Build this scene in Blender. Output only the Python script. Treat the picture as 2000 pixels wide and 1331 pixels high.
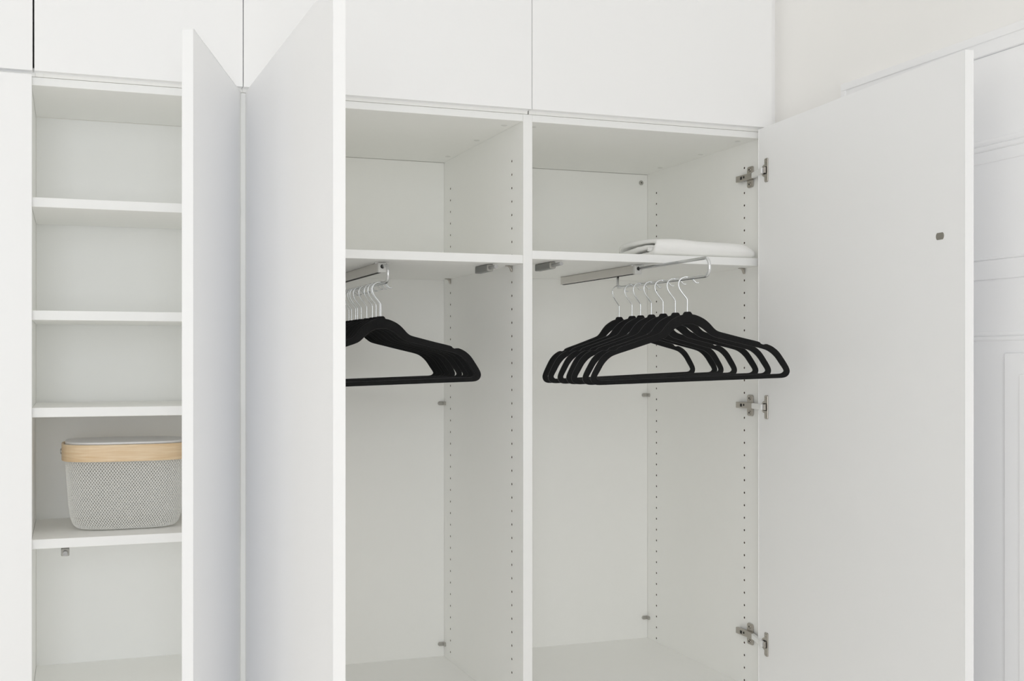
import bpy, bmesh, math, random
from mathutils import Vector, Matrix, noise
random.seed(4)
for o in list(bpy.data.objects):
    bpy.data.objects.remove(o, do_unlink=True)
S = bpy.context.scene
COL = S.collection
H = 1.3                                   # camera height above the floor, metres

# ---------------------------------------------------------------- camera, light, exposure
cd = bpy.data.cameras.new('camera'); cam = bpy.data.objects.new('camera', cd); COL.objects.link(cam)
cam.location = (0.0741, -2.4816, H)
cam.rotation_euler = (math.radians(90), 0, math.radians(-19.407))
cd.sensor_width = 36; cd.lens = 40.5; cd.shift_x = 0.03487; cd.shift_y = 0.018364
cd.clip_start = 0.05
S.camera = cam
S.view_settings.view_transform = 'Standard'; S.view_settings.look = 'None'
S.view_settings.gamma = 1; S.view_settings.use_curve_mapping = False
S.view_settings.exposure = -0.51
S.cycles.max_bounces = 20; S.cycles.diffuse_bounces = 20; S.cycles.glossy_bounces = 4
S.cycles.transparent_max_bounces = 8; S.cycles.use_denoising = True
S.cycles.sample_clamp_indirect = 6; S.cycles.caustics_reflective = False; S.cycles.caustics_refractive = False

W = bpy.data.worlds.new('sky'); S.world = W; W.use_nodes = True
bg = W.node_tree.nodes['Background']; bg.inputs[0].default_value = (0.86, 0.92, 1.0, 1); bg.inputs[1].default_value = .6

def area(name, loc, rot, sx, sy, power, color):
    l = bpy.data.lights.new(name, 'AREA'); l.shape = 'RECTANGLE'; l.size = sx; l.size_y = sy
    l.energy = power; l.color = color
    o = bpy.data.objects.new(name, l); o.location = loc; o.rotation_euler = rot; COL.objects.link(o)
    return o
RX0, RX1, RY0, RY1, RZ = -3.0, 1.745, -4.4, 0.70, 3.0          # room

area('window_daylight_left', (RX0 + .02, -2.3, 1.75), (0, math.radians(-90), 0), 1.7, 2.0, 13, (0.94, 0.968, 1.0))
area('window_daylight_back', (-.4, RY0 + .02, 1.55), (math.radians(90), 0, 0), 1.4, 1.9, 45, (0.94, 0.968, 1.0))

# ---------------------------------------------------------------- materials
def mat(name, col, rough=.5, metal=0., spec=.5, var=0., scale=40., bump=0., stretch=(1, 1, 1), sheen=0., coat=0.):
    m = bpy.data.materials.new(name); m.use_nodes = True; nt = m.node_tree; b = nt.nodes['Principled BSDF']
    b.inputs['Base Color'].default_value = (*col, 1); b.inputs['Roughness'].default_value = rough
    b.inputs['Metallic'].default_value = metal; b.inputs['Specular IOR Level'].default_value = spec
    if sheen: b.inputs['Sheen Weight'].default_value = sheen; b.inputs['Sheen Roughness'].default_value = .5
    if coat: b.inputs['Coat Weight'].default_value = coat
    tc = nt.nodes.new('ShaderNodeTexCoord'); mp = nt.nodes.new('ShaderNodeMapping')
    mp.inputs['Scale'].default_value = stretch; nt.links.new(tc.outputs['Object'], mp.inputs['Vector'])
    nz = nt.nodes.new('ShaderNodeTexNoise'); nz.inputs['Scale'].default_value = scale; nz.inputs['Detail'].default_value = 4
    nt.links.new(mp.outputs[0], nz.inputs['Vector'])
    if var:
        mx = nt.nodes.new('ShaderNodeMix'); mx.data_type = 'RGBA'
        mx.inputs[6].default_value = (*[c * (1 - var) for c in col], 1); mx.inputs[7].default_value = (*[min(1, c * (1 + var)) for c in col], 1)
        nt.links.new(nz.outputs['Fac'], mx.inputs[0]); nt.links.new(mx.outputs[2], b.inputs['Base Color'])
    if bump:
        bp = nt.nodes.new('ShaderNodeBump'); bp.inputs['Strength'].default_value = bump; bp.inputs['Distance'].default_value = .001
        nt.links.new(nz.outputs['Fac'], bp.inputs['Height']); nt.links.new(bp.outputs[0], b.inputs['Normal'])
    return m
M = {}
M['lacquer'] = mat('white_lacquer', (.930, .932, .938), .45, var=.006, scale=6)
M['melamine'] = mat('white_melamine', (.925, .925, .908), .5, var=.008, scale=30, bump=.04)
M['edge'] = mat('white_edge_banding', (.90, .905, .90), .45, var=.005)
M['hole'] = mat('chipboard_in_drilled_hole', (.10, .06, .04), .9, var=.2, scale=300)
M['wall'] = mat('warm_white_wall_paint', (.93, .92, .90), .8, var=.01, scale=8, bump=.05)
M['ceil'] = mat('ceiling_paint', (.93, .93, .93), .9, var=.01)
M['floor'] = mat('pale_oak_floor', (.86, .84, .81), .5, var=.15, scale=3, stretch=(1, 12, 1))
M['trim'] = mat('white_gloss_joinery_paint', (.93, .93, .935), .35, var=.006, scale=10)
M['velvet'] = mat('black_flocked_velvet', (.0095, .0095, .0098), 1., spec=.2, var=.6, scale=700, bump=.5, sheen=.22)
M['chrome'] = mat('chrome_steel', (.78, .79, .80), .16, metal=1., var=.02)
M['wire'] = mat('zinc_hook_wire', (.82, .84, .86), .22, metal=1., var=.02)
M['nickel'] = mat('nickel_hinge_metal', (.50, .47, .43), .28, metal=1., var=.03, scale=90)
M['bright'] = mat('hinge_link_painted_highlight', (.93, .93, .93), .3, metal=.35, var=.01)  # near-white base colour paints in the highlight on the link
M['track'] = mat('satin_aluminium_track', (.70, .68, .65), .35, metal=.6, var=.02)
M['plastic'] = mat('white_plastic', (.74, .74, .72), .35, var=.01)
M['greyplastic'] = mat('grey_plastic', (.22, .225, .215), .45, var=.03)
M['lightgrey'] = mat('light_grey_plunger_plastic', (.40, .40, .40), .35, var=.03)
M['dark'] = mat('painted_recess_shade', (.03, .027, .025), .7, var=.1)  # flat dark colour painted as the shade inside holes, slots and cups
M['clip'] = mat('translucent_grey_clip', (.42, .41, .38), .3, var=.04)
M['lid'] = mat('white_lid', (.78, .78, .79), .3, var=.006)
M['mesh'] = mat('white_powder_coated_steel_mesh', (.84, .84, .82), .4, var=.01)
M['linen'] = mat('white_cotton', (.93, .93, .92), .9, var=.012, scale=250, bump=.25)
M['beige'] = mat('gunmetal_catch_plate', (.30, .285, .25), .45, metal=.4, var=.03)
def wood():
    m = bpy.data.materials.new('birch_veneer'); m.use_nodes = True; nt = m.node_tree; b = nt.nodes['Principled BSDF']
    b.inputs['Roughness'].default_value = .42
    tc = nt.nodes.new('ShaderNodeTexCoord'); mp = nt.nodes.new('ShaderNodeMapping'); mp.inputs['Scale'].default_value = (4, 4, 60)
    nz = nt.nodes.new('ShaderNodeTexNoise'); nz.inputs['Scale'].default_value = 2.2; nz.inputs['Detail'].default_value = 6; nz.inputs['Distortion'].default_value = 1.4
    cr = nt.nodes.new('ShaderNodeValToRGB'); cr.color_ramp.elements[0].position = .3; cr.color_ramp.elements[0].color = (.70, .49, .28, 1)
    cr.color_ramp.elements[1].position = .65; cr.color_ramp.elements[1].color = (.82, .655, .455, 1)
    nt.links.new(tc.outputs['Object'], mp.inputs[0]); nt.links.new(mp.outputs[0], nz.inputs['Vector'])
    nt.links.new(nz.outputs['Fac'], cr.inputs[0]); nt.links.new(cr.outputs[0], b.inputs['Base Color'])
    return m
M['birch'] = wood()
def glass():
    m = bpy.data.materials.new('window_glass'); m.use_nodes = True; nt = m.node_tree; nt.nodes.clear()
    out = nt.nodes.new('ShaderNodeOutputMaterial'); mx = nt.nodes.new('ShaderNodeMixShader'); mx.inputs[0].default_value = .06
    t = nt.nodes.new('ShaderNodeBsdfTransparent'); g = nt.nodes.new('ShaderNodeBsdfGlossy'); g.inputs['Roughness'].default_value = .02
    nt.links.new(t.outputs[0], mx.inputs[1]); nt.links.new(g.outputs[0], mx.inputs[2]); nt.links.new(mx.outputs[0], out.inputs[0])
    return m
M['glass'] = glass()

# ---------------------------------------------------------------- helpers
def empty(name, loc, rot=(0, 0, 0)):
    o = bpy.data.objects.new(name, None); o.location = loc; o.rotation_euler = rot; o.empty_display_size = .05
    COL.objects.link(o); return o
def tag(o, label=None, cat=None, group=None, kind=None):
    if label: o['label'] = label
    if cat: o['category'] = cat
    if group: o['group'] = group
    if kind: o['kind'] = kind
    return o
def abs_loc(o):
    v = Vector((0, 0, 0))
    while o is not None: v = v + Vector(o.location); o = o.parent
    return v
def link(name, me, parent=None, origin=None):
    o = bpy.data.objects.new(name, me); COL.objects.link(o)
    pl = abs_loc(parent) if parent is not None else Vector((0, 0, 0))
    if parent is not None: o.parent = parent
    if origin is not None: o.location = Vector(origin) - pl
    return o
def finish(name, bm, mats, parent=None, origin=None, smooth=False):
    """bm holds world coordinates; the object's origin goes to `origin`."""
    if origin is None:
        origin = Vector((0, 0, 0))
        if len(bm.verts):
            xs = [v.co for v in bm.verts]
            origin = Vector(((min(c.x for c in xs) + max(c.x for c in xs)) / 2, (min(c.y for c in xs) + max(c.y for c in xs)) / 2, min(c.z for c in xs)))
    bmesh.ops.translate(bm, verts=bm.verts, vec=-Vector(origin))
    me = bpy.data.meshes.new(name); bm.to_mesh(me); bm.free()
    for m_ in (mats if isinstance(mats, (list, tuple)) else [mats]): me.materials.append(m_)
    if smooth:
        for p in me.polygons: p.use_smooth = True
    return link(name, me, parent, origin)
def addbox(bm, x0, x1, y0, y1, z0, z1, bev=0., mi=0, seg=1):
    b2 = bmesh.new(); r = bmesh.ops.create_cube(b2, size=1)
    for v in b2.verts:
        v.co = Vector(((x0 + x1) / 2 + v.co.x * (x1 - x0), (y0 + y1) / 2 + v.co.y * (y1 - y0), (z0 + z1) / 2 + v.co.z * (z1 - z0)))
    if bev: bmesh.ops.bevel(b2, geom=b2.edges[:], offset=bev, segments=seg, affect='EDGES', profile=.5)
    for f in b2.faces: f.material_index = mi
    merge(bm, b2)
def merge(bm, b2, M4=None):
    vs = [bm.verts.new(M4 @ v.co if M4 else v.co) for v in b2.verts]
    b2.verts.index_update()
    for f in b2.faces:
        nf = bm.faces.new([vs[v.index] for v in f.verts]); nf.material_index = f.material_index; nf.smooth = f.smooth
    b2.free()
def box(name, x0, x1, y0, y1, z0, z1, m, parent=None, bev=.0008, seg=1):
    bm = bmesh.new(); addbox(bm, x0, x1, y0, y1, z0, z1, bev, 0, seg); return finish(name, bm, m, parent)
def tube(bm, pts, r, seg=10, cap=True, mi=0):
    pts = [Vector(p) for p in pts]; n = len(pts); rings = []
    t = (pts[1] - pts[0]).normalized(); up = Vector((0, 0, 1)) if abs(t.z) < .9 else Vector((1, 0, 0))
    u = t.cross(up).normalized()
    for i, p in enumerate(pts):
        t = (pts[min(i + 1, n - 1)] - pts[max(i - 1, 0)]).normalized()
        u = (u - t * u.dot(t)).normalized(); v = t.cross(u)
        rings.append([bm.verts.new(p + (u * math.cos(2 * math.pi * k / seg) + v * math.sin(2 * math.pi * k / seg)) * r) for k in range(seg)])
    for a, b in zip(rings, rings[1:]):
        for k in range(seg):
            f = bm.faces.new((a[k], a[(k + 1) % seg], b[(k + 1) % seg], b[k])); f.smooth = True; f.material_index = mi
    if cap:
        for rg in (rings[0][::-1], rings[-1]):
            f = bm.faces.new(rg); f.material_index = mi
def catmull(pts, n=6, closed=False):
    P = [Vector(p) for p in pts]; out = []; L = len(P)
    rng = range(L) if closed else range(L - 1)
    for i in rng:
        if closed: a, b, c, d = P[(i - 1) % L], P[i], P[(i + 1) % L], P[(i + 2) % L]
        else: a, b, c, d = P[max(i - 1, 0)], P[i], P[i + 1], P[min(i + 2, L - 1)]
        for k in range(n):
            t = k / n
            out.append(.5 * ((2 * b) + (-a + c) * t + (2 * a - 5 * b + 4 * c - d) * t * t + (-a + 3 * b - 3 * c + d) * t ** 3))
    if not closed: out.append(P[-1])
    return out
def prism(bm, poly, Mx, th, bev=.0, mi=0, seg=2):
    """poly in local xy, extruded along local z by th, placed with matrix Mx"""
    b2 = bmesh.new(); vs = [b2.verts.new((x, y, 0)) for x, y in poly]; f = b2.faces.new(vs)
    r = bmesh.ops.extrude_face_region(b2, geom=[f]); top = [g for g in r['geom'] if isinstance(g, bmesh.types.BMVert)]
    bmesh.ops.translate(b2, verts=top, vec=(0, 0, th))
    if bev:
        es = [e for e in b2.edges if all(v in top for v in e.verts)]
        bmesh.ops.bevel(b2, geom=es, offset=bev, segments=seg, affect='EDGES', profile=.5)
    bmesh.ops.recalc_face_normals(b2, faces=b2.faces)
    for f in b2.faces: f.material_index = mi
    merge(bm, b2, Mx)
def frame(origin, ex, ey):
    ex = Vector(ex).normalized(); ey = Vector(ey).normalized(); ez = ex.cross(ey)
    m = Matrix((ex, ey, ez)).transposed().to_4x4(); m.translation = Vector(origin); return m
def rrect(w, h, r, n=4):
    out = []
    for cx, cy, a0 in ((w / 2 - r, h / 2 - r, 0), (-w / 2 + r, h / 2 - r, 90), (-w / 2 + r, -h / 2 + r, 180), (w / 2 - r, -h / 2 + r, 270)):
        for k in range(n + 1):
            a = math.radians(a0 + 90 * k / n); out.append((cx + r * math.cos(a), cy + r * math.sin(a)))
    return out
def disc(r, n=20): return [(r * math.cos(2 * math.pi * k / n), r * math.sin(2 * math.pi * k / n)) for k in range(n)]
def copy_tree(o, parent=None):
    c = o.copy(); COL.objects.link(c); c.parent = parent
    for ch in list(o.children):
        copy_tree(ch, c)
    return c

# ---------------------------------------------------------------- the room
def struct(name, bm, m, parent=None):
    o = finish(name, bm, m, parent)
    if parent is None: o['kind'] = 'structure'
    return o
bm = bmesh.new(); addbox(bm, RX0 - .2, RX1 + .2, RY0 - .2, RY1 + .2, -.1, 0); struct('floor', bm, M['floor'])
bm = bmesh.new(); addbox(bm, RX0 - .2, RX1 + .2, RY0 - .2, RY1 + .2, RZ, RZ + .1); struct('ceiling', bm, M['ceil'])
bm = bmesh.new(); addbox(bm, RX0 - .2, RX1 + .2, RY1, RY1 + .2, 0, RZ); struct('wall_front', bm, M['wall'])
DY0, DY1, DZ = -1.42, -.276, 1.928                      # opening of the panelled door in the right wall
bm = bmesh.new()
addbox(bm, RX1, RX1 + .2, DY1 - .03, RY1, 0, RZ); addbox(bm, RX1, RX1 + .2, RY0, DY0 + .03, 0, RZ)
addbox(bm, RX1, RX1 + .2, DY0 + .03, DY1 - .03, DZ - .03, RZ)
struct('wall_right', bm, M['wall'])
def wall_with_window(name, axis, pos, thick, a0, a1, w0, w1, z0, z1):
    bm = bmesh.new(); lo, hi = (pos - thick, pos)
    for (p, q, r, s) in ((a0, w0, 0, RZ), (w1, a1, 0, RZ), (w0, w1, 0, z0), (w0, w1, z1, RZ)):
        if axis == 'x': addbox(bm, lo, hi, p, q, r, s)
        else: addbox(bm, p, q, lo, hi, r, s)
    return struct(name, bm, M['wall'])
wall_with_window('wall_left', 'x', RX0, .2, RY0, RY1, -3.3, -1.3, .85, 2.6)
bm = bmesh.new()
for (p, q_, r_, s_) in ((RX0, -1.1, 0, RZ), (.3, RX1, 0, RZ), (-1.1, .3, 0, .6), (-1.1, .3, 2.5, RZ)):
    addbox(bm, p, q_, RY0 - .2, RY0, r_, s_)
struct('wall_back', bm, M['wall'])
def window(name, axis, pos, w0, w1, z0, z1):
    root = tag(empty(name, (pos, (w0 + w1) / 2, z0) if axis == 'x' else ((w0 + w1) / 2, pos, z0)), kind='structure')
    def bx(nm, a, b, c, d, t0, t1, m):
        if axis == 'x': box(nm, pos + t0, pos + t1, a, b, c, d, m, root, .002)
        else: box(nm, a, b, pos + t0, pos + t1, c, d, m, root, .002)
    fw = .06
    bm = bmesh.new()
    for (a, b, c, d) in ((w0, w0 + fw, z0, z1), (w1 - fw, w1, z0, z1), (w0 + fw, w1 - fw, z0, z0 + fw), (w0 + fw, w1 - fw, z1 - fw, z1)):
        if axis == 'x': addbox(bm, pos - .12, pos - .05, a, b, c, d, .002)
        else: addbox(bm, a, b, pos - .12, pos - .05, c, d, .002)
    finish('window_frame', bm, M['trim'], root)
    mid = (w0 + w1) / 2
    bx('mullion', mid - .03, mid + .03, z0 + fw, z1 - fw, -.12, -.05, M['trim'])
    bx('pane', w0 + fw, mid - .03, z0 + fw, z1 - fw, -.088, -.082, M['glass'])
    bx('pane', mid + .03, w1 - fw, z0 + fw, z1 - fw, -.088, -.082, M['glass'])
window('window_1', 'x', RX0, -3.3, -1.3, .85, 2.6)
window('window_2', 'y', RY0, -1.1, .3, .6, 2.5)

# panelled white door in the right wall
dr = tag(empty('door_1', (RX1, DY1, 0)), kind='structure')
CX = 1.733                                                # face of the casing
def casing_profile(bm, p0, p1, inward, up):
    """flat board with a raised outer fillet and a bead on the inner side"""
    w = .042
bm = bmesh.new()
addbox(bm, CX + .003, RX1, DY0, DY1, DZ - .042, DZ, .0015)
addbox(bm, CX, CX + .004, DY0, DY1, DZ - .017, DZ, .0012)
finish('casing_head', bm, M['trim'], dr)
bm = bmesh.new()
addbox(bm, CX + .003, RX1, DY1 - .042, DY1, 0, DZ - .042, .0015); addbox(bm, CX, CX + .004, DY1 - .017, DY1, 0, DZ - .017, .0012)
finish('casing_jamb', bm, M['trim'], dr)
bm = bmesh.new()
addbox(bm, CX + .003, RX1, DY0, DY0 + .042, 0, DZ - .042, .0015); addbox(bm, CX, CX + .004, DY0, DY0 + .017, 0, DZ - .017, .0012)
finish('casing_jamb', bm, M['trim'], dr)
LX = 1.7415
box('door_leaf', LX, LX + .04, DY0 + .043, DY1 - .043, .01, DZ - .0425, M['trim'], dr, .001)
ya, yb = DY0 + .044, DY1 - .044
def moulding(z0, z1, beads, name='moulding'):
    bm = bmesh.new(); n = 8; prof = [(LX, z0)]
    hh = (z1 - z0) / beads
    for b in range(beads):
        for k in range(n + 1):
            a = math.pi * k / n
            prof.append((LX - .0035 * math.sin(a) - .0006, z0 + hh * b + hh * (1 - math.cos(a)) / 2))
    prof.append((LX, z1))
    A = [bm.verts.new((x, ya, z)) for x, z in prof]; B = [bm.verts.new((x, yb, z)) for x, z in prof]
    for i in range(len(prof) - 1): bm.faces.new((A[i], A[i + 1], B[i + 1], B[i]))
    finish(name, bm, M['trim'], dr)
moulding(1.7010, 1.7235, 2); moulding(1.4905, 1.4965, 1); moulding(1.3350, 1.3535, 2)
box('rail_board', LX - .0022, LX, ya, yb, 1.6780, 1.7010, M['trim'], dr, .001)
box('rail_board', LX - .0030, LX, ya, yb, 1.4530, 1.4905, M['trim'], dr, .0025, 3)
box('raised_panel', LX - .006, LX, DY0 + .16, -.7605, .30, 1.3120, M['trim'], dr, .004, 3)
box('raised_panel', LX - .010, LX - .005, DY0 + .20, -.801, .34, 1.272, M['trim'], dr, .003, 3)
bm = bmesh.new(); addbox(bm, 1.7215, RX1, 0.0, .02, 0, 2.72, .0008); t = struct('trim_1', bm, M['trim'])

# ---------------------------------------------------------------- cabinet carcass pieces
PT = .0185
def side_with_holes(name, parent, x_in, x_out, y0, y1, z0, z1, cols, zref, k0, k1, skip=()):
    """panel whose inner face (x = x_in) carries rows of drilled pin holes"""
    bm = bmesh.new(); s = -1 if x_out < x_in else 1
    def q(a, b, c, d, mi=0):
        f = bm.faces.new([bm.verts.new(v) for v in (a, b, c, d)]); f.material_index = mi
    addbox_faces = [((x_in, y0, z0), (x_out, y0, z0), (x_out, y0, z1), (x_in, y0, z1), 2), ((x_in, y1, z0), (x_in, y1, z1), (x_out, y1, z1), (x_out, y1, z0), 0),
                    ((x_out, y0, z0), (x_out, y1, z0), (x_out, y1, z1), (x_out, y0, z1), 0), ((x_in, y0, z0), (x_in, y1, z0), (x_out, y1, z0), (x_out, y0, z0), 0),
                    ((x_in, y0, z1), (x_out, y0, z1), (x_out, y1, z1), (x_in, y1, z1), 0)]
    for a in addbox_faces: q(*a)
    hw = .006; ys = [y0]
    for c in cols: ys += [c - hw, c + hw]
    ys.append(y1)
    for i in range(0, len(ys), 2): q((x_in, ys[i], z0), (x_in, ys[i + 1], z0), (x_in, ys[i + 1], z1), (x_in, ys[i], z1))
    for c in cols:
        zt = z1
        zs = [zref - .032 * k for k in range(k0, k1 + 1) if (k not in skip) and z0 + .01 < zref - .032 * k < z1 - .01]
        for zc in zs:
            q((x_in, c - hw, zc + hw), (x_in, c + hw, zc + hw), (x_in, c + hw, zt), (x_in, c - hw, zt))
            r = .0029; sq = [(-1, -1), (0, -1), (1, -1), (1, 0), (1, 1), (0, 1), (-1, 1), (-1, 0)]
            O = [bm.verts.new((x_in, c + a * hw, zc + b * hw)) for a, b in sq]; I = []; D = []
            for a, b in sq:
                l = math.hypot(a, b); I.append(bm.verts.new((x_in, c + a / l * r, zc + b / l * r))); D.append(bm.verts.new((x_in + s * .008, c + a / l * r, zc + b / l * r)))
            for k in range(8):
                k2 = (k + 1) % 8; bm.faces.new((O[k], O[k2], I[k2], I[k]))
                f = bm.faces.new((I[k], I[k2], D[k2], D[k])); f.material_index = 1
            f = bm.faces.new(D); f.material_index = 1
            zt = zc - hw
        q((x_in, c - hw, z0), (x_in, c + hw, z0), (x_in, c + hw, zt), (x_in, c - hw, zt))
    bmesh.ops.recalc_face_normals(bm, faces=bm.faces)
    return finish(name, bm, [M['melamine'], M['hole'], M['edge']], parent)
def board(name, x0, x1, y0, y1, z0, z1, parent, m='melamine'):
    bm = bmesh.new(); addbox(bm, x0, x1, y0, y1, z0, z1, .0006)
    o = finish(name, bm, [M[m], M['edge']], parent)
    for p in o.data.polygons:
        if p.normal.y < -.9: p.material_index = 1
    return o
def door_slab(name, parent, hinge, dirv, length, thick, side, z0, z1):
    """hinge: xy of the hinge edge on the reference face, dirv: direction to the free edge, side: unit normal the thickness grows towards"""
    d = Vector((dirv[0], dirv[1])).normalized(); n = Vector((side[0], side[1])).normalized()
    b2 = bmesh.new(); bmesh.ops.create_cube(b2, size=1)
    for v in b2.verts:
        u = (v.co.x + .5) * length; w = (v.co.y + .5) * thick; z = z0 + (v.co.z + .5) * (z1 - z0)
        v.co = Vector((hinge[0] + d.x * u + n.x * w, hinge[1] + d.y * u + n.y * w, z))
    bmesh.ops.bevel(b2, geom=b2.edges[:], offset=.0010, segments=2, affect='EDGES')
    bmesh.ops.recalc_face_normals(b2, faces=b2.faces)
    return finish(name, b2, M['lacquer'], parent)
def damper(parent, x, y0, y1, ztop, yp, h=.0165):
    bm = bmesh.new()
    addbox(bm, x - .008, x + .008, y0, y1, ztop - h, ztop, .002, 0, 2)
    o = finish('damper', bm, M['greyplastic'], parent)
    bm = bmesh.new(); c = (x, ztop - h + .008)
    prism(bm, rrect(.0155, .0155, .004), frame((c[0], y0 + .0005, c[1]), (1, 0, 0), (0, 0, 1)), .002, .0008)
    finish('damper_collar', bm, M['clip'], o)
    bm = bmesh.new(); tube(bm, [(c[0], y0 + .004, c[1]), (c[0], yp + .001, c[1]), (c[0], yp, c[1])], .0046, 16)
    finish('plunger', bm, M['lightgrey'], o)
    return o
def corner_clip(parent, x, y, z):
    """small clear plastic bracket that holds the back panel in the corner"""
    bm = bmesh.new()
    prism(bm, rrect(.020, .0105, .0048), frame((x - .0090, y, z), (1, 0, 0), (0, 0, 1)), .005, .0015)
    prism(bm, rrect(.016, .0100, .003), frame((x, y - .0085, z), (0, 1, 0), (0, 0, 1)) @ Matrix.Rotation(math.pi, 4, 'Y'), .005, .0012)
    return finish('back_panel_clip', bm, M['clip'], parent)
def shelf_pin(parent, x, y, z):
    """bent nickel support under the shelf: a tongue that lies under the board and a curved leg on the panel"""
    prof = [(0, 0), (-.016, 0), (-.016, -.0014), (-.009, -.0024), (-.005, -.006), (-.0028, -.0125), (0, -.015)]
    bm = bmesh.new(); prism(bm, prof, frame((x, y + .004, z), (1, 0, 0), (0, 0, 1)), .008, .0006)
    return finish('shelf_support', bm, M['nickel'], parent)
def cap_disc(parent, x, y, z):
    bm = bmesh.new(); prism(bm, disc(.0075, 20), frame((x, y, z), (1, 0, 0), (0, -1, 0)), .0009, .0005)
    finish('screw_cap', bm, M['plastic'], parent)

ZT, ZTT = 1.852, 1.8683                # underside and top of the lower carcass tops
DT = 1.8675                            # top of the tall doors
# --- left cabinet, door shut -------------------------------------------------
c0 = tag(empty('tall_cabinet', (-.25, .15, 0)), 'closed white tall cabinet at the left edge, only its flush door showing', 'cabinet')
bm = bmesh.new()
addbox(bm, -.52, -.5015, 0, .3242, 0, ZTT, .0006); addbox(bm, -.0185, 0, 0, .33, 0, ZTT, .0006)
addbox(bm, -.5010, -.0190, 0, .3242, ZT, ZTT, .0006); addbox(bm, -.5010, -.0190, 0, .3242, .06, .08, .0006); addbox(bm, -.5010, -.0190, .316, .3242, .08, ZT, 0)
finish('body', bm, M['melamine'], c0)
door_slab('door', c0, (.0002, -.0225), (-1, 0), .52, .0215, (0, 1), .05, DT)
# --- open narrow cabinet with shelves ---------------------------------------
c1 = tag(empty('shelf_cabinet', (.2, .15, 0)), 'narrow open white cabinet with four shelves, its door standing half open beside the basket', 'cabinet')
XP1 = .4162
board('side_panel', XP1, XP1 + .0105, 0, .33, 0, ZTT, c1)
board('top_panel', .0004, XP1 - .0004, 0, .3242, ZT, ZTT, c1)
board('back_panel', .0004, XP1 - .0004, .3244, .33, .06, ZT - .0003, c1)
box('bottom_panel', .0004, XP1 - .0004, 0.0, .3242, .5831, .6016, M['melamine'], c1)
box('plinth', .0004, XP1 - .0004, .03, .05, 0, .5829, M['melamine'], c1)
for zt_ in (1.6265, 1.3985, 1.2020, .9365):
    board('shelf', .0006, XP1 - .0006, .0005, .3180, zt_ - .0192, zt_, c1)
d2 = door_slab('door', c1, (.4146, -.0075), (.2731 - .4146, -.4533 + .0069), .4683, .0193, (-.953, .302), .05, DT)
damper(c1, .0640, .022, .085, .9173, .001, .0205)
cap_disc(c1, .36, .25, ZT)
# --- wide wardrobe: middle and right bay ------------------------------------
w = tag(empty('wardrobe', (1.07, .3, 0)), 'wide white double wardrobe with two open doors and black hangers inside', 'wardrobe')
XL, XM0, XM1, XR, DB = .4455, 1.0636, 1.0862, 1.7017, .5974
BZ = .4677
board('side_panel', XP1 + .0107, XL, 0, .605, 0, ZTT, w)
o = side_with_holes('divider_panel', w, XM0, XM1, 0, .605, 0, ZTT, (.0725, .5417), 1.4831, -9, 31, skip=(-1, 0 - 1))
side_with_holes('side_panel', w, XR, XR + PT, 0, .605, 0, ZTT, (.0725, .5417), 1.5021, -9, 33, skip=(-1,))
ZM, ZR2 = 1.5225, 1.5335
for (a, b, zs) in ((XL + .0003, XM0 - .0003, ZM), (XM1 + .0003, XR - .0003, ZR2)):
    board('top_panel', a, b, 0, DB, ZT, ZTT, w)
    board('shelf', a, b, .0010, DB - .001, zs, zs + .0195, w)
    box('bottom_panel', a, b, 0.001, DB, BZ - .0185, BZ, M['melamine'], w)
    box('back_panel', a, b, DB + .0002, .605, .05, ZT - .0003, M['melamine'], w)
    box('plinth', a, b, .03, .05, 0, BZ - .0190, M['melamine'], w)
# middle door, open square; right door, open square
D3 = door_slab('door', w, (.4240, -.0200), (.0239, -1), .776, .0190, (1, .0239), .05, DT)
D4 = door_slab('door', w, (1.6809, -.0247), (-.0754, -.997), .7625, .0165, (.997, -.0754), .05, 1.868)
D4['label'] = 'open door with three metal hinges and a small grey catch plate on its inner face'
D3['label'] = 'open door hiding the left part of the middle bay'
damper(w, .9985, .045, .13, ZM - .0002, .004); damper(w, 1.1600, .052, .145, ZR2 - .0002, .000)
for z in (1.1765, .502): corner_clip(w, XM0, DB, z)
for z in (1.1933, .5285): corner_clip(w, XR, DB, z)
shelf_pin(w, XM0, .5417, ZM); shelf_pin(w, XM0, .0725, ZM); shelf_pin(w, XR, .0725, ZR2)
for p in ((1.043, .5004), (1.0387, .2536), (1.039, .0585), (1.6767, .4726), (1.6747, .2447), (1.6662, .047), (1.1107, .0522)): cap_disc(w, p[0], p[1], ZT)
bm = bmesh.new()
prism(bm, disc(.0068, 24), frame((1.680, DB, 1.8267), (1, 0, 0), (0, 0, 1)), .0030, .0010)
o = finish('cam_screw', bm, M['clip'], w)
bm = bmesh.new(); prism(bm, disc(.0018, 12), frame((1.680, DB - .0030, 1.8267), (1, 0, 0), (0, 0, 1)), .0006); finish('screw_socket', bm, M['dark'], o)
bm = bmesh.new()
dd = Vector((-.0754, -.997, 0)).normalized(); dn = Vector((-.997, .0754, 0)).normalized(); P0 = Vector((1.6809, -.0247, 0))
def ondoor(u, z, off=0.): return P0 + dd * u + dn * off + Vector((0, 0, z))
cp = []
for k in range(24):
    a = 2 * math.pi * k / 24; cp.append((.0115 * math.cos(a), max(-.0066, min(.0066, .0098 * math.sin(a)))))
cp2 = [cp[0]]
for c in cp[1:]:
    if math.hypot(c[0] - cp2[-1][0], c[1] - cp2[-1][1]) > 1e-5: cp2.append(c)
prism(bm, cp2, frame(ondoor(.6915, 1.5335), dd, (0, 0, 1)), .0009, .0003)
finish('catch_plate', bm, M['beige'], w)
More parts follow.
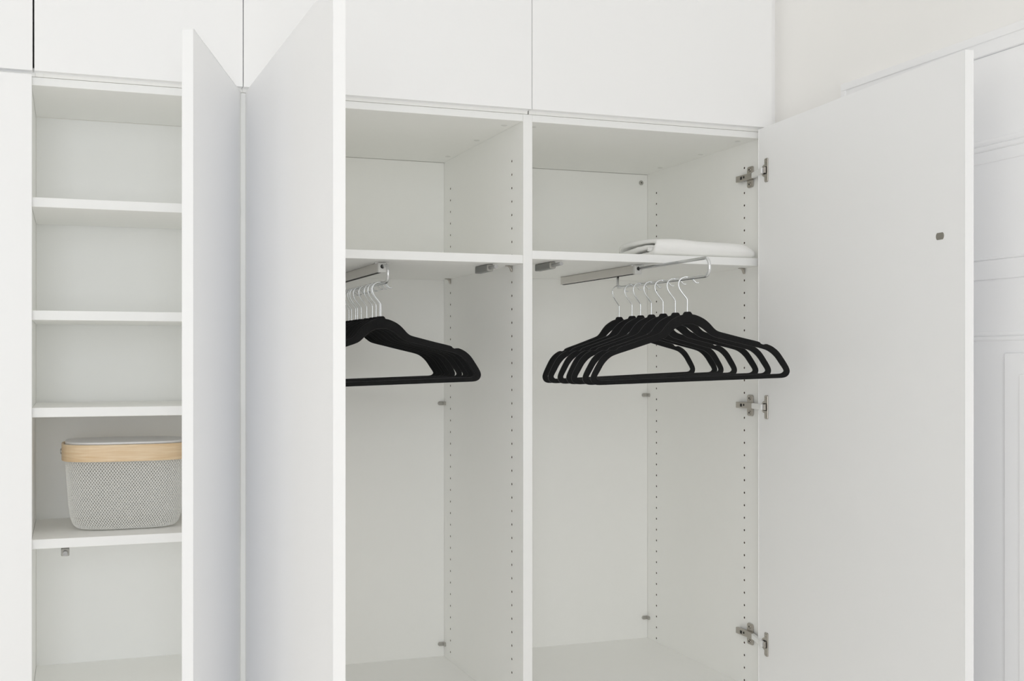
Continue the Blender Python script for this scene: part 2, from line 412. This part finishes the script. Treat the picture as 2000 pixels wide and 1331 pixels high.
# concealed hinges of the right door
for zc in (1.7625, 1.1830, .6030):
    hg = empty('hinge', Vector((XR, .03, zc)) - abs_loc(w)); hg.parent = w
    # plate on the cabinet side
    bm = bmesh.new(); pl = frame((XR, .0428, zc), (0, -1, 0), (0, 0, 1)) @ Matrix.Rotation(0, 4, 'Z')
    prism(bm, rrect(.0275, .0535, .006), frame((XR, .0428, zc), (0, 1, 0), (0, 0, 1)) @ Matrix.Rotation(math.pi, 4, 'Y'), .0030, .0012)
    for sg in (1, -1):
        prism(bm, disc(.0052, 18), frame((XR - .0030, .0440, zc + sg * .0185), (0, 1, 0), (0, 0, 1)) @ Matrix.Rotation(math.pi, 4, 'Y'), .0016, .0006)
        prism(bm, disc(.0024, 10), frame((XR - .0046, .0440, zc + sg * .0185), (0, 1, 0), (0, 0, 1)) @ Matrix.Rotation(math.pi, 4, 'Y'), .0003, 0, 1)
    finish('mounting_plate', bm, [M['nickel'], M['dark']], hg)
    # arm lying along the panel, then the link, its highlight painted in, that reaches the door cup
    bm = bmesh.new()
    addbox(bm, XR - .0125, XR - .0032, .0195, .0940, zc - .0078, zc + .0078, .0015, 0, 2)
    addbox(bm, XR - .0128, XR - .0122, .0640, .0730, zc - .0038, zc + .0038, 0, 1)
    tube(bm, [(XR - .0130, .0560, zc + .001), (XR - .0120, .0560, zc + .001)], .0030, 12, True, 1)
    prism(bm, disc(.0030, 12), frame((XR - .0125, .0820, zc), (0, 1, 0), (0, 0, 1)) @ Matrix.Rotation(math.pi, 4, 'Y'), .0003, 0, 0)
    finish('hinge_arm', bm, [M['nickel'], M['dark']], hg)
    bm = bmesh.new()
    a = Vector((XR - .0078, .0215, zc)); b = ondoor(.0330, zc, .0075); ax = (b - a); L = ax.length
    Ml = frame(a - Vector((0, 0, .0068)), ax, Vector((0, 0, 1)).cross(ax))
    b2 = bmesh.new(); bmesh.ops.create_cube(b2, size=1)
    for v in b2.verts: v.co = Vector(((v.co.x + .5) * L, v.co.y * .0085, (v.co.z + .5) * .0136))
    bmesh.ops.bevel(b2, geom=b2.edges[:], offset=.0010, segments=2, affect='EDGES', clamp_overlap=True); merge(bm, b2, Ml); bmesh.ops.recalc_face_normals(bm, faces=bm.faces)
    finish('hinge_link', bm, M['bright'], hg)
    # cup flange on the door: straight strip with a half round bulge towards the cabinet
    poly = [(.0125, -.0275), (.0125, .0275), (.0095, .0290), (-.0010, .0290), (-.0040, .0265), (-.0040, .0150)]
    for k in range(1, 10):
        a_ = math.pi / 2 + math.pi * k / 10; poly.append((-.0020 + .0185 * math.cos(a_) * .95, .0155 * math.sin(a_)))
    poly += [(-.0040, -.0150), (-.0040, -.0265), (-.0010, -.0290), (.0095, -.0290)]
    poly = poly[::-1]
    bm = bmesh.new(); fm = frame(ondoor(.0345, zc, 0), dd, (0, 0, 1))
    if fm.to_3x3() @ Vector((0, 0, 1)) @ dn < 0: fm = frame(ondoor(.0345, zc, 0), dd, (0, 0, 1)) @ Matrix.Scale(-1, 4, (0, 0, 1))
    prism(bm, poly, fm, .0022, .0009)
    for z_ in (-.0215, .0215): prism(bm, disc(.0026, 12), fm @ Matrix.Translation((.0035, z_, .0022)), .0010, .0004)
    prism(bm, rrect(.0200, .0190, .005), fm @ Matrix.Translation((-.0005, 0, .0022)), .0006, .0002, 1)  # raised dark plate, painted shade of the hollow cup
    prism(bm, rrect(.0030, .0150, .001), fm @ Matrix.Translation((.0060, 0, .0028)), .0060, .0006, 0)
    bmesh.ops.recalc_face_normals(bm, faces=bm.faces)
    finish('hinge_cup', bm, [M['nickel'], M['dark']], hg)

# ---------------------------------------------------------------- upper cabinets
ZU = 1.8772
ups = [(-.520, -.0001, .0016, 'white upper cabinet above the closed tall cabinet, beside the black gap', .33),
       (.0072, .4165, None, 'narrow white upper cabinet above the shelf cabinet with the basket', .33),
       (.4203, 1.0748, None, 'white upper cabinet above the middle bay of the wardrobe', .60),
       (1.0782, 1.7187, None, 'rightmost white upper cabinet, above the bay with the folded white cloth', .60)]
for x0, x1, xd, lab, dep in ups:
    u = tag(empty('upper_cabinet', ((x0 + x1) / 2, .15, 1.869)), lab, 'cabinet', 'flush upper cabinets above the wardrobes')
    bm = bmesh.new()
    addbox(bm, x0, x0 + .016, 0, dep, 1.8692, 2.70, .0005); addbox(bm, x1 - .016, x1, 0, dep, 1.8692, 2.70, .0005)
    addbox(bm, x0 + .016, x1 - .016, 0, dep, 1.8692, 1.8860, .0005); addbox(bm, x0 + .016, x1 - .016, 0, dep, 2.684, 2.70, .0005)
    addbox(bm, x0 + .016, x1 - .016, dep - .006, dep, 1.8860, 2.684, 0)
    if xd: addbox(bm, x1, .0070, .0005, .3, 1.8692, 1.8860, 0)
    elif x0 < .1: addbox(bm, x1, .4201, .0005, .3, 1.8692, 1.8860, 0)
    finish('body', bm, M['melamine'], u)
    door_slab('door', u, (xd or x1, -.0225), (-1, 0), (xd or x1) - x0, .0215, (0, 1), ZU, 2.70)

# ---------------------------------------------------------------- pull-out clothes rails
def rail(label, x, ztop, ycap, yback, yfront, zbar, ypost):
    r = tag(empty('pull_out_rail', (x, yback, ztop)), label, 'clothes rail', 'pull-out rails under the wardrobe shelves')
    bm = bmesh.new()
    addbox(bm, x - .0085, x + .0085, ycap + .012, yback, ztop - .0215, ztop - .0003, .0012, 0, 2)
    addbox(bm, x - .0035, x + .0035, ycap + .012, yback - .002, ztop - .0226, ztop - .0214, 0, 1)  # dark strip along the underside paints the shade of the slot
    finish('track', bm, [M['track'], M['dark']], r)
    bm = bmesh.new()
    addbox(bm, x - .0095, x + .0095, ycap, ycap + .0130, ztop - .0235, ztop - .0008, .0025, 0, 3)
    addbox(bm, x - .0175, x - .0085, ycap + .002, ycap + .0110, ztop - .0022, ztop - .0004, .0006); addbox(bm, x + .0085, x + .0175, ycap + .002, ycap + .0110, ztop - .0022, ztop - .0004, .0006)
    e = finish('end_cap', bm, M['plastic'], r)
    for sg in (-1, 1):
        bm = bmesh.new(); prism(bm, disc(.0030, 14), frame((x + sg * .0135, ycap + .0065, ztop - .0022), (1, 0, 0), (0, -1, 0)), .0016, .0007)
        finish('screw', bm, M['chrome'], e)
    bm = bmesh.new(); tube(bm, [(x, ycap - .0003, ztop - .0100), (x, ycap + .002, ztop - .0100)], .0048, 16); finish('guide_hole_shade', bm, M['dark'], e)  # dark disc set slightly proud, painted as the shade inside the hole
    zt2 = ztop - .0100; pts = [(x, ycap + .03, zt2)]
    R = min(.018, (zt2 - zbar) / 2)
    n = 8
    yc = yfront + R; pts.append((x, yc + .001, zt2))
    for k in range(1, n + 1):
        a = math.pi / 2 * k / n; pts.append((x, yc - R * math.sin(a), zt2 - R + R * math.cos(a)))
    for k in range(0, n + 1):
        a = math.pi / 2 * k / n; pts.append((x, yc - R * math.cos(a), zbar + R - R * math.sin(a)))
    pts.append((x, yc + .002, zbar)); pts.append((x, ypost - .006, zbar))
    for k in range(1, 5):
        a = math.pi / 2 * k / 4; pts.append((x, ypost - .005 + .005 * math.sin(a), zbar + .005 - .005 * math.cos(a)))
    pts.append((x, ypost, ztop - .018))
    bm = bmesh.new(); tube(bm, pts, .0036, 14); finish('rail_bar', bm, M['chrome'], r)
    return r
XRR, XRM = 1.394, .7475
ZBR, ZBM = 1.4832, 1.4742
rail('chrome pull-out clothes rail drawn forward, carrying seven spaced black hangers', XRR, ZR2, .062, .522, -.272, ZBR, .1765)
rail('chrome pull-out clothes rail pushed in, carrying the crowded black hangers', XRM, ZM, .076, .56, .027, ZBM, .49)

# ---------------------------------------------------------------- velvet hangers
def hanger_body():
    up = [(.0060, 0), (.0088, -.0022), (.0112, -.0060), (.0180, -.0078), (.0280, -.0120), (.0380, -.0178), (.0460, -.0245), (.0530, -.0320), (.0600, -.0400), (.0690, -.0460),
          (.0900, -.0525), (.1250, -.0628), (.1570, -.0718), (.1625, -.0762), (.1680, -.0785), (.1735, -.0778), (.1790, -.0790), (.1900, -.0848), (.2020, -.0955), (.2130, -.1120),
          (.2225, -.1290), (.2250, -.1390), (.2215, -.1475), (.2140, -.1520), (.2050, -.1532)]
    inn = [(0, -.0268), (.0110, -.0276), (.0230, -.0322), (.0340, -.0395), (.0430, -.0475), (.0530, -.0550), (.0640, -.0592), (.0900, -.0665), (.1300, -.0778), (.1650, -.0875),
           (.1800, -.0945), (.1930, -.1070), (.2030, -.1225), (.2105, -.1345), (.2105, -.1395), (.2050, -.1430), (.1980, -.1438)]
    def smooth(half):
        r = catmull([(x, z, 0) for x, z in half], 3)
        return [(v.x, v.y) for v in r]
    u = smooth(up); i_ = smooth(inn)
    outer = u + [(-x, z) for x, z in u[::-1]]
    inner = i_ + [(-x, z) for x, z in i_[::-1] if abs(x) > 1e-6]
    outer = [(x, z * 1.035) for x, z in outer]; inner = [(x, z * 1.035) for x, z in inner]
    cu = bpy.data.curves.new('hanger_outline', 'CURVE'); cu.dimensions = '2D'; cu.fill_mode = 'BOTH'
    cu.extrude = .0012; cu.bevel_depth = .0011; cu.bevel_resolution = 2; cu.offset = -.0010
    for poly in (outer, inner):
        sp = cu.splines.new('POLY'); sp.points.add(len(poly) - 1); sp.use_cyclic_u = True
        for p, (x, z) in zip(sp.points, poly): p.co = (x, z, 0, 1)
    ob = bpy.data.objects.new('tmp', cu); COL.objects.link(ob)
    bpy.context.view_layer.update(); dg = bpy.context.evaluated_depsgraph_get()
    me = bpy.data.meshes.new_from_object(ob.evaluated_get(dg)); bpy.data.objects.remove(ob); bpy.data.curves.remove(cu)
    me.transform(Matrix.Rotation(math.pi / 2, 4, 'X')); me.transform(Matrix.Rotation(BODY_TILT, 4, 'Y')); me.transform(Matrix.Translation((0, 0, NECK)))
    me.name = 'hanger_body'; me.materials.clear(); me.materials.append(M['velvet'])
    return me
NECK = -.0752
BODY_TILT = math.radians(-2.3)       # the necks are bent a little, so the bars slope
def hanger_hook():
    pts = [(0, -.012), (0, .012), (0, .0255), (-.0008, .0290), (-.0045, .0345), (-.0105, .0420), (-.0162, .0505), (-.0195, .0595), (-.0188, .0680), (-.0145, .0745),
           (-.0080, .0780), (0, .0790), (.0070, .0778), (.0125, .0740), (.0165, .0695), (.0200, .0662), (.0235, .0655), (.0262, .0662)]
    P = catmull([(x, 0, z + NECK) for x, z in pts], 4)
    bm = bmesh.new(); tube(bm, P, .0016, 10)
    me = bpy.data.meshes.new('hook'); bm.to_mesh(me); bm.free(); me.materials.append(M['wire']); return me
hb, hh = hanger_body(), hanger_hook()
proto = None
def hanger(x, y, zbar, yaw, tilt, label, group):
    global proto
    if proto is None:
        proto = empty('velvet_hanger', (0, 0, 0)); link('hanger_body', hb, proto); link('hook', hh, proto); o = proto
    else:
        o = copy_tree(proto)
    o.rotation_mode = 'XYZ'
    o.location = (x, y, zbar); o.rotation_euler = (0, tilt, yaw)
    tag(o, label, 'hanger', group); return o
G1 = 'black velvet hangers on the right rail'; G2 = 'black velvet hangers on the middle rail'
pos = ['first black velvet hanger from the back on the pulled-out right rail', 'second black velvet hanger from the back on the pulled-out right rail',
       'third black velvet hanger from the back on the pulled-out right rail', 'middle one of seven black velvet hangers on the pulled-out right rail',
       'third black velvet hanger from the front on the pulled-out right rail', 'second black velvet hanger from the front on the pulled-out right rail',
       'frontmost black velvet hanger on the pulled-out right rail, standing in full view']
TR = 0.0
for (y, yaw), lab in zip(((.1684, 4.6), (.0968, -5.2), (.0520, -1.1), (-.0043, -2.6), (-.0625, -14.3), (-.1208, -12.0), (-.1757, -20.8)), pos):
    hanger(XRR, y, ZBR, math.radians(yaw), TR, lab, G1)
ords = ['frontmost', 'second', 'third', 'fourth', 'fifth', 'sixth', 'seventh', 'eighth', 'ninth', 'rearmost']
mids = [(.0912, -21.0), (.1005, -21.0), (.1345, -26.5), (.1699, -28.0), (.2238, -24), (.2803, -20.5), (.3182, -19), (.3400, -20.5), (.3841, -19.5), (.4143, -20.9)]
for (y, yaw), o_ in zip(mids, ords):
    lab = {'frontmost': 'frontmost black velvet hanger of the crowded row on the middle rail', 'rearmost': 'rearmost black velvet hanger of the crowded row on the middle rail'}.get(
        o_, o_ + ' black velvet hanger from the front in the crowded row on the middle rail')
    hanger(XRM, y, ZBM, math.radians(yaw), TR, lab, G2)

# ---------------------------------------------------------------- folded white cloth on the right shelf
def folded_cloth():
    zs = ZR2 + .0195
    # outer wrap seen from its left end, in (y, z): long tail below, closed round fold at the front, top layer, tucked end
    wrap = [(.205, .0052), (.150, .0050), (.090, .0060), (.045, .0060), (.022, .0070), (.0125, .0125), (.0100, .0215), (.0145, .0300), (.026, .0352), (.060, .0372),
            (.110, .0378), (.160, .0366), (.192, .0340), (.207, .0285), (.212, .0225), (.206, .0178), (.190, .0160), (.150, .0178), (.095, .0220), (.060, .0232),
            (.040, .0225), (.0300, .0190), (.0330, .0165), (.045, .0165)]
    prof = catmull([(0, a, b) for a, b in wrap], 5)
    n = len(prof); nx = 46; x0, x1 = 1.413, 1.6900
    bm = bmesh.new(); rows = []
    for i in range(nx + 1):
        t = i / nx; x = x0 + (x1 - x0) * t; row = []
        tap = 1 - .10 * max(0, t - .75) / .25 - .0 * t
        hump = .0035 * math.exp(-((t - .22) / .16) ** 2) - .0030 * t
        if t > .88: tap *= math.sqrt(max(.22, 1 - ((t - .88) / .12) ** 2 * .75))
        for k, p in enumerate(prof):
            s = k / (n - 1); nv = noise.noise(Vector((x * 14, p.y * 22, p.z * 60 + 3))); nv2 = noise.noise(Vector((x * 60, p.y * 60, s * 30)))
            end = math.exp(-t * 16)
            z = .0045 + (p.z - .0045) * tap + (hump * (p.z / .04)) + nv * .0010 + nv2 * .0012 * end
            y = p.y + nv * .0022 + nv2 * .003 * end
            row.append(bm.verts.new((x + nv * .002 + end * .004 * math.sin(s * 23), y, zs + max(.0050, z))))
        rows.append(row)
    for a, b in zip(rows, rows[1:]):
        for k in range(n - 1): bm.faces.new((a[k], a[k + 1], b[k + 1], b[k]))
    o = finish('folded_cloth', bm, M['linen'], None, ((x0 + x1) / 2, .11, zs), True)
    s = o.modifiers.new('thickness', 'SOLIDIFY'); s.thickness = .0096; s.offset = 0
    tag(o, 'white cotton cloth folded flat on the shelf above the right rail', 'linen')
folded_cloth()

# ---------------------------------------------------------------- mesh basket with lid and birch rim
def basket():
    bx, by, bz = .1885, .152, .9365
    r = tag(empty('mesh_basket', (bx, by, bz)), 'white wire mesh basket with birch rim and white lid on the lowest shelf', 'basket')
    A, B = .1265, .0925                       # half axes at the top
    def section(a, b, t, e=3.4):
        c, s = math.cos(t), math.sin(t)
        return (a * math.copysign(abs(c) ** (2 / e), c), b * math.copysign(abs(s) ** (2 / e), s))
    prof = [(.0, .0020, .66), (.10, .0022, .74), (.22, .0042, .815), (.34, .0110, .868), (.46, .0240, .905), (.60, .0500, .935), (.75, .0850, .955), (.88, .1200, .975), (1.0, .1560, .992)]
    def pf(v):
        for (v0, z0, k0), (v1, z1, k1) in zip(prof, prof[1:]):
            if v <= v1:
                t = (v - v0) / (v1 - v0); return z0 + (z1 - z0) * t, k0 + (k1 - k0) * t
        return prof[-1][1:]
    # arclength table of the top outline
    N = 720; tab = [section(A, B, 2 * math.pi * i / N) for i in range(N + 1)]; L = [0]
    for p, q in zip(tab, tab[1:]): L.append(L[-1] + math.hypot(q[0] - p[0], q[1] - p[1]))
    def at(s):
        s = (s % 1) * L[-1]; lo, hi = 0, N
        while hi - lo > 1:
            m_ = (lo + hi) // 2
            if L[m_] <= s: lo = m_
            else: hi = m_
        t = (s - L[lo]) / (L[hi] - L[lo]); return (tab[lo][0] + (tab[hi][0] - tab[lo][0]) * t, tab[lo][1] + (tab[hi][1] - tab[lo][1]) * t)
    nu, nv = 122, 22
    # rows spaced evenly along the profile
    PL = [(z, k * A) for _, z, k in prof]; acc = [0]
    for p, q in zip(PL, PL[1:]): acc.append(acc[-1] + math.hypot(q[0] - p[0], q[1] - p[1]))
    def pos(iu, iv):
        target = acc[-1] * iv / (2 * nv); j = 0
        while j < len(acc) - 2 and acc[j + 1] < target: j += 1
        t = (target - acc[j]) / (acc[j + 1] - acc[j]); z = PL[j][0] + (PL[j + 1][0] - PL[j][0]) * t
        k = prof[j][2] + (prof[j + 1][2] - prof[j][2]) * t
        x, y = at(iu / (2 * nu)); return Vector((bx + x * k, by + y * k, bz + z))
    grid = {}
    for iv in range(2 * nv + 1):
        for iu in range(2 * nu):
            if (iu + iv) % 2 == 0: grid[iu, iv] = pos(iu, iv)
    verts = []; faces = []
    def strand(a, b):
        d = (b - a).normalized(); mid = (a + b) / 2; n = Vector((mid.x - bx, (mid.y - by) * 1.5, -.03 if mid.z < bz + .02 else 0)).normalized()
        s = d.cross(n).normalized() * .00066; n = s.cross(d).normalized() * .00066; i = len(verts)
        for p in (a, b):
            for q in (s, n, -s, -n): verts.append(tuple(p + q))
        for k in range(4): faces.append((i + k, i + (k + 1) % 4, i + 4 + (k + 1) % 4, i + 4 + k))
    for (iu, iv), p in grid.items():
        if iv < 2 * nv:
            strand(p, grid[(iu + 1) % (2 * nu), iv + 1]); strand(p, grid[(iu - 1) % (2 * nu), iv + 1])
    o_ = Vector((bx, by, bz)); me = bpy.data.meshes.new('wire_mesh'); me.from_pydata([tuple(Vector(v) - o_) for v in verts], [], faces); me.materials.append(M['mesh'])
    tag(link('wire_mesh', me, r, o_), kind='stuff')
    def loopband(name, a, b, z0, z1, th, m, e=3.4, n=120, parent=None, bev=.0008):
        bm = bmesh.new(); R = []
        for i in range(n):
            t = 2 * math.pi * i / n; o1 = section(a, b, t, e); i1 = section(a - th, b - th, t, e)
            ring = [(o1, z0 + bev), (o1, z1 - bev), ((o1[0] * (1 - bev / a), o1[1] * (1 - bev / b)), z1), (i1, z1), (i1, z0), ((o1[0] * (1 - bev / a), o1[1] * (1 - bev / b)), z0)]
            R.append([bm.verts.new((bx + p[0], by + p[1], bz + z)) for p, z in ring])
        for i in range(n):
            p, q = R[i], R[(i + 1) % n]
            for k in range(6): bm.faces.new((p[k], p[(k + 1) % 6], q[(k + 1) % 6], q[k]))
        bmesh.ops.recalc_face_normals(bm, faces=bm.faces)
        return finish(name, bm, m, parent or r, (bx, by, bz + z0), False)
    def slab(name, a, b, z0, z1, m, e=3.4, n=120, bev=.002):
        bm = bmesh.new(); pr_ = [(-.004 - bev, z0), (0, z0 + bev * .4), (0, z1 - bev), (-bev * .3, z1 - bev * .3), (-bev, z1)]; R = []
        for off, z in pr_: R.append([bm.verts.new((bx + p[0], by + p[1], bz + z)) for p in (section(a + off, b + off, 2 * math.pi * i / n, e) for i in range(n))])
        for p, q in zip(R, R[1:]):
            for i in range(n): bm.faces.new((p[i], p[(i + 1) % n], q[(i + 1) % n], q[i]))
        bm.faces.new(R[0][::-1]); bm.faces.new(R[-1]); bmesh.ops.recalc_face_normals(bm, faces=bm.faces)
        return finish(name, bm, m, r, (bx, by, bz + z0))
    slab('base_plate', A * .66, B * .66, .0002, .0024, M['mesh'], bev=.0006)
    loopband('rim_band', A + .0005, B + .0005, .150, .1800, .0012, M['mesh'])
    hd = loopband('birch_handle', A + .0060, B + .0050, .1480, .1835, .0042, M['birch'])
    hd['label'] = 'pale birch veneer handle lying around the rim'
    slab('lid', A - .0010, B - .0010, .1838, .1885, M['lid'], bev=.0016)
    bm = bmesh.new(); prism(bm, disc(.0062, 20), frame((bx - A - .0058, by, bz + .1655), (0, -1, 0), (0, 0, 1)), .0022, .0012)
    o = finish('rivet', bm, M['nickel'], r)
basket()
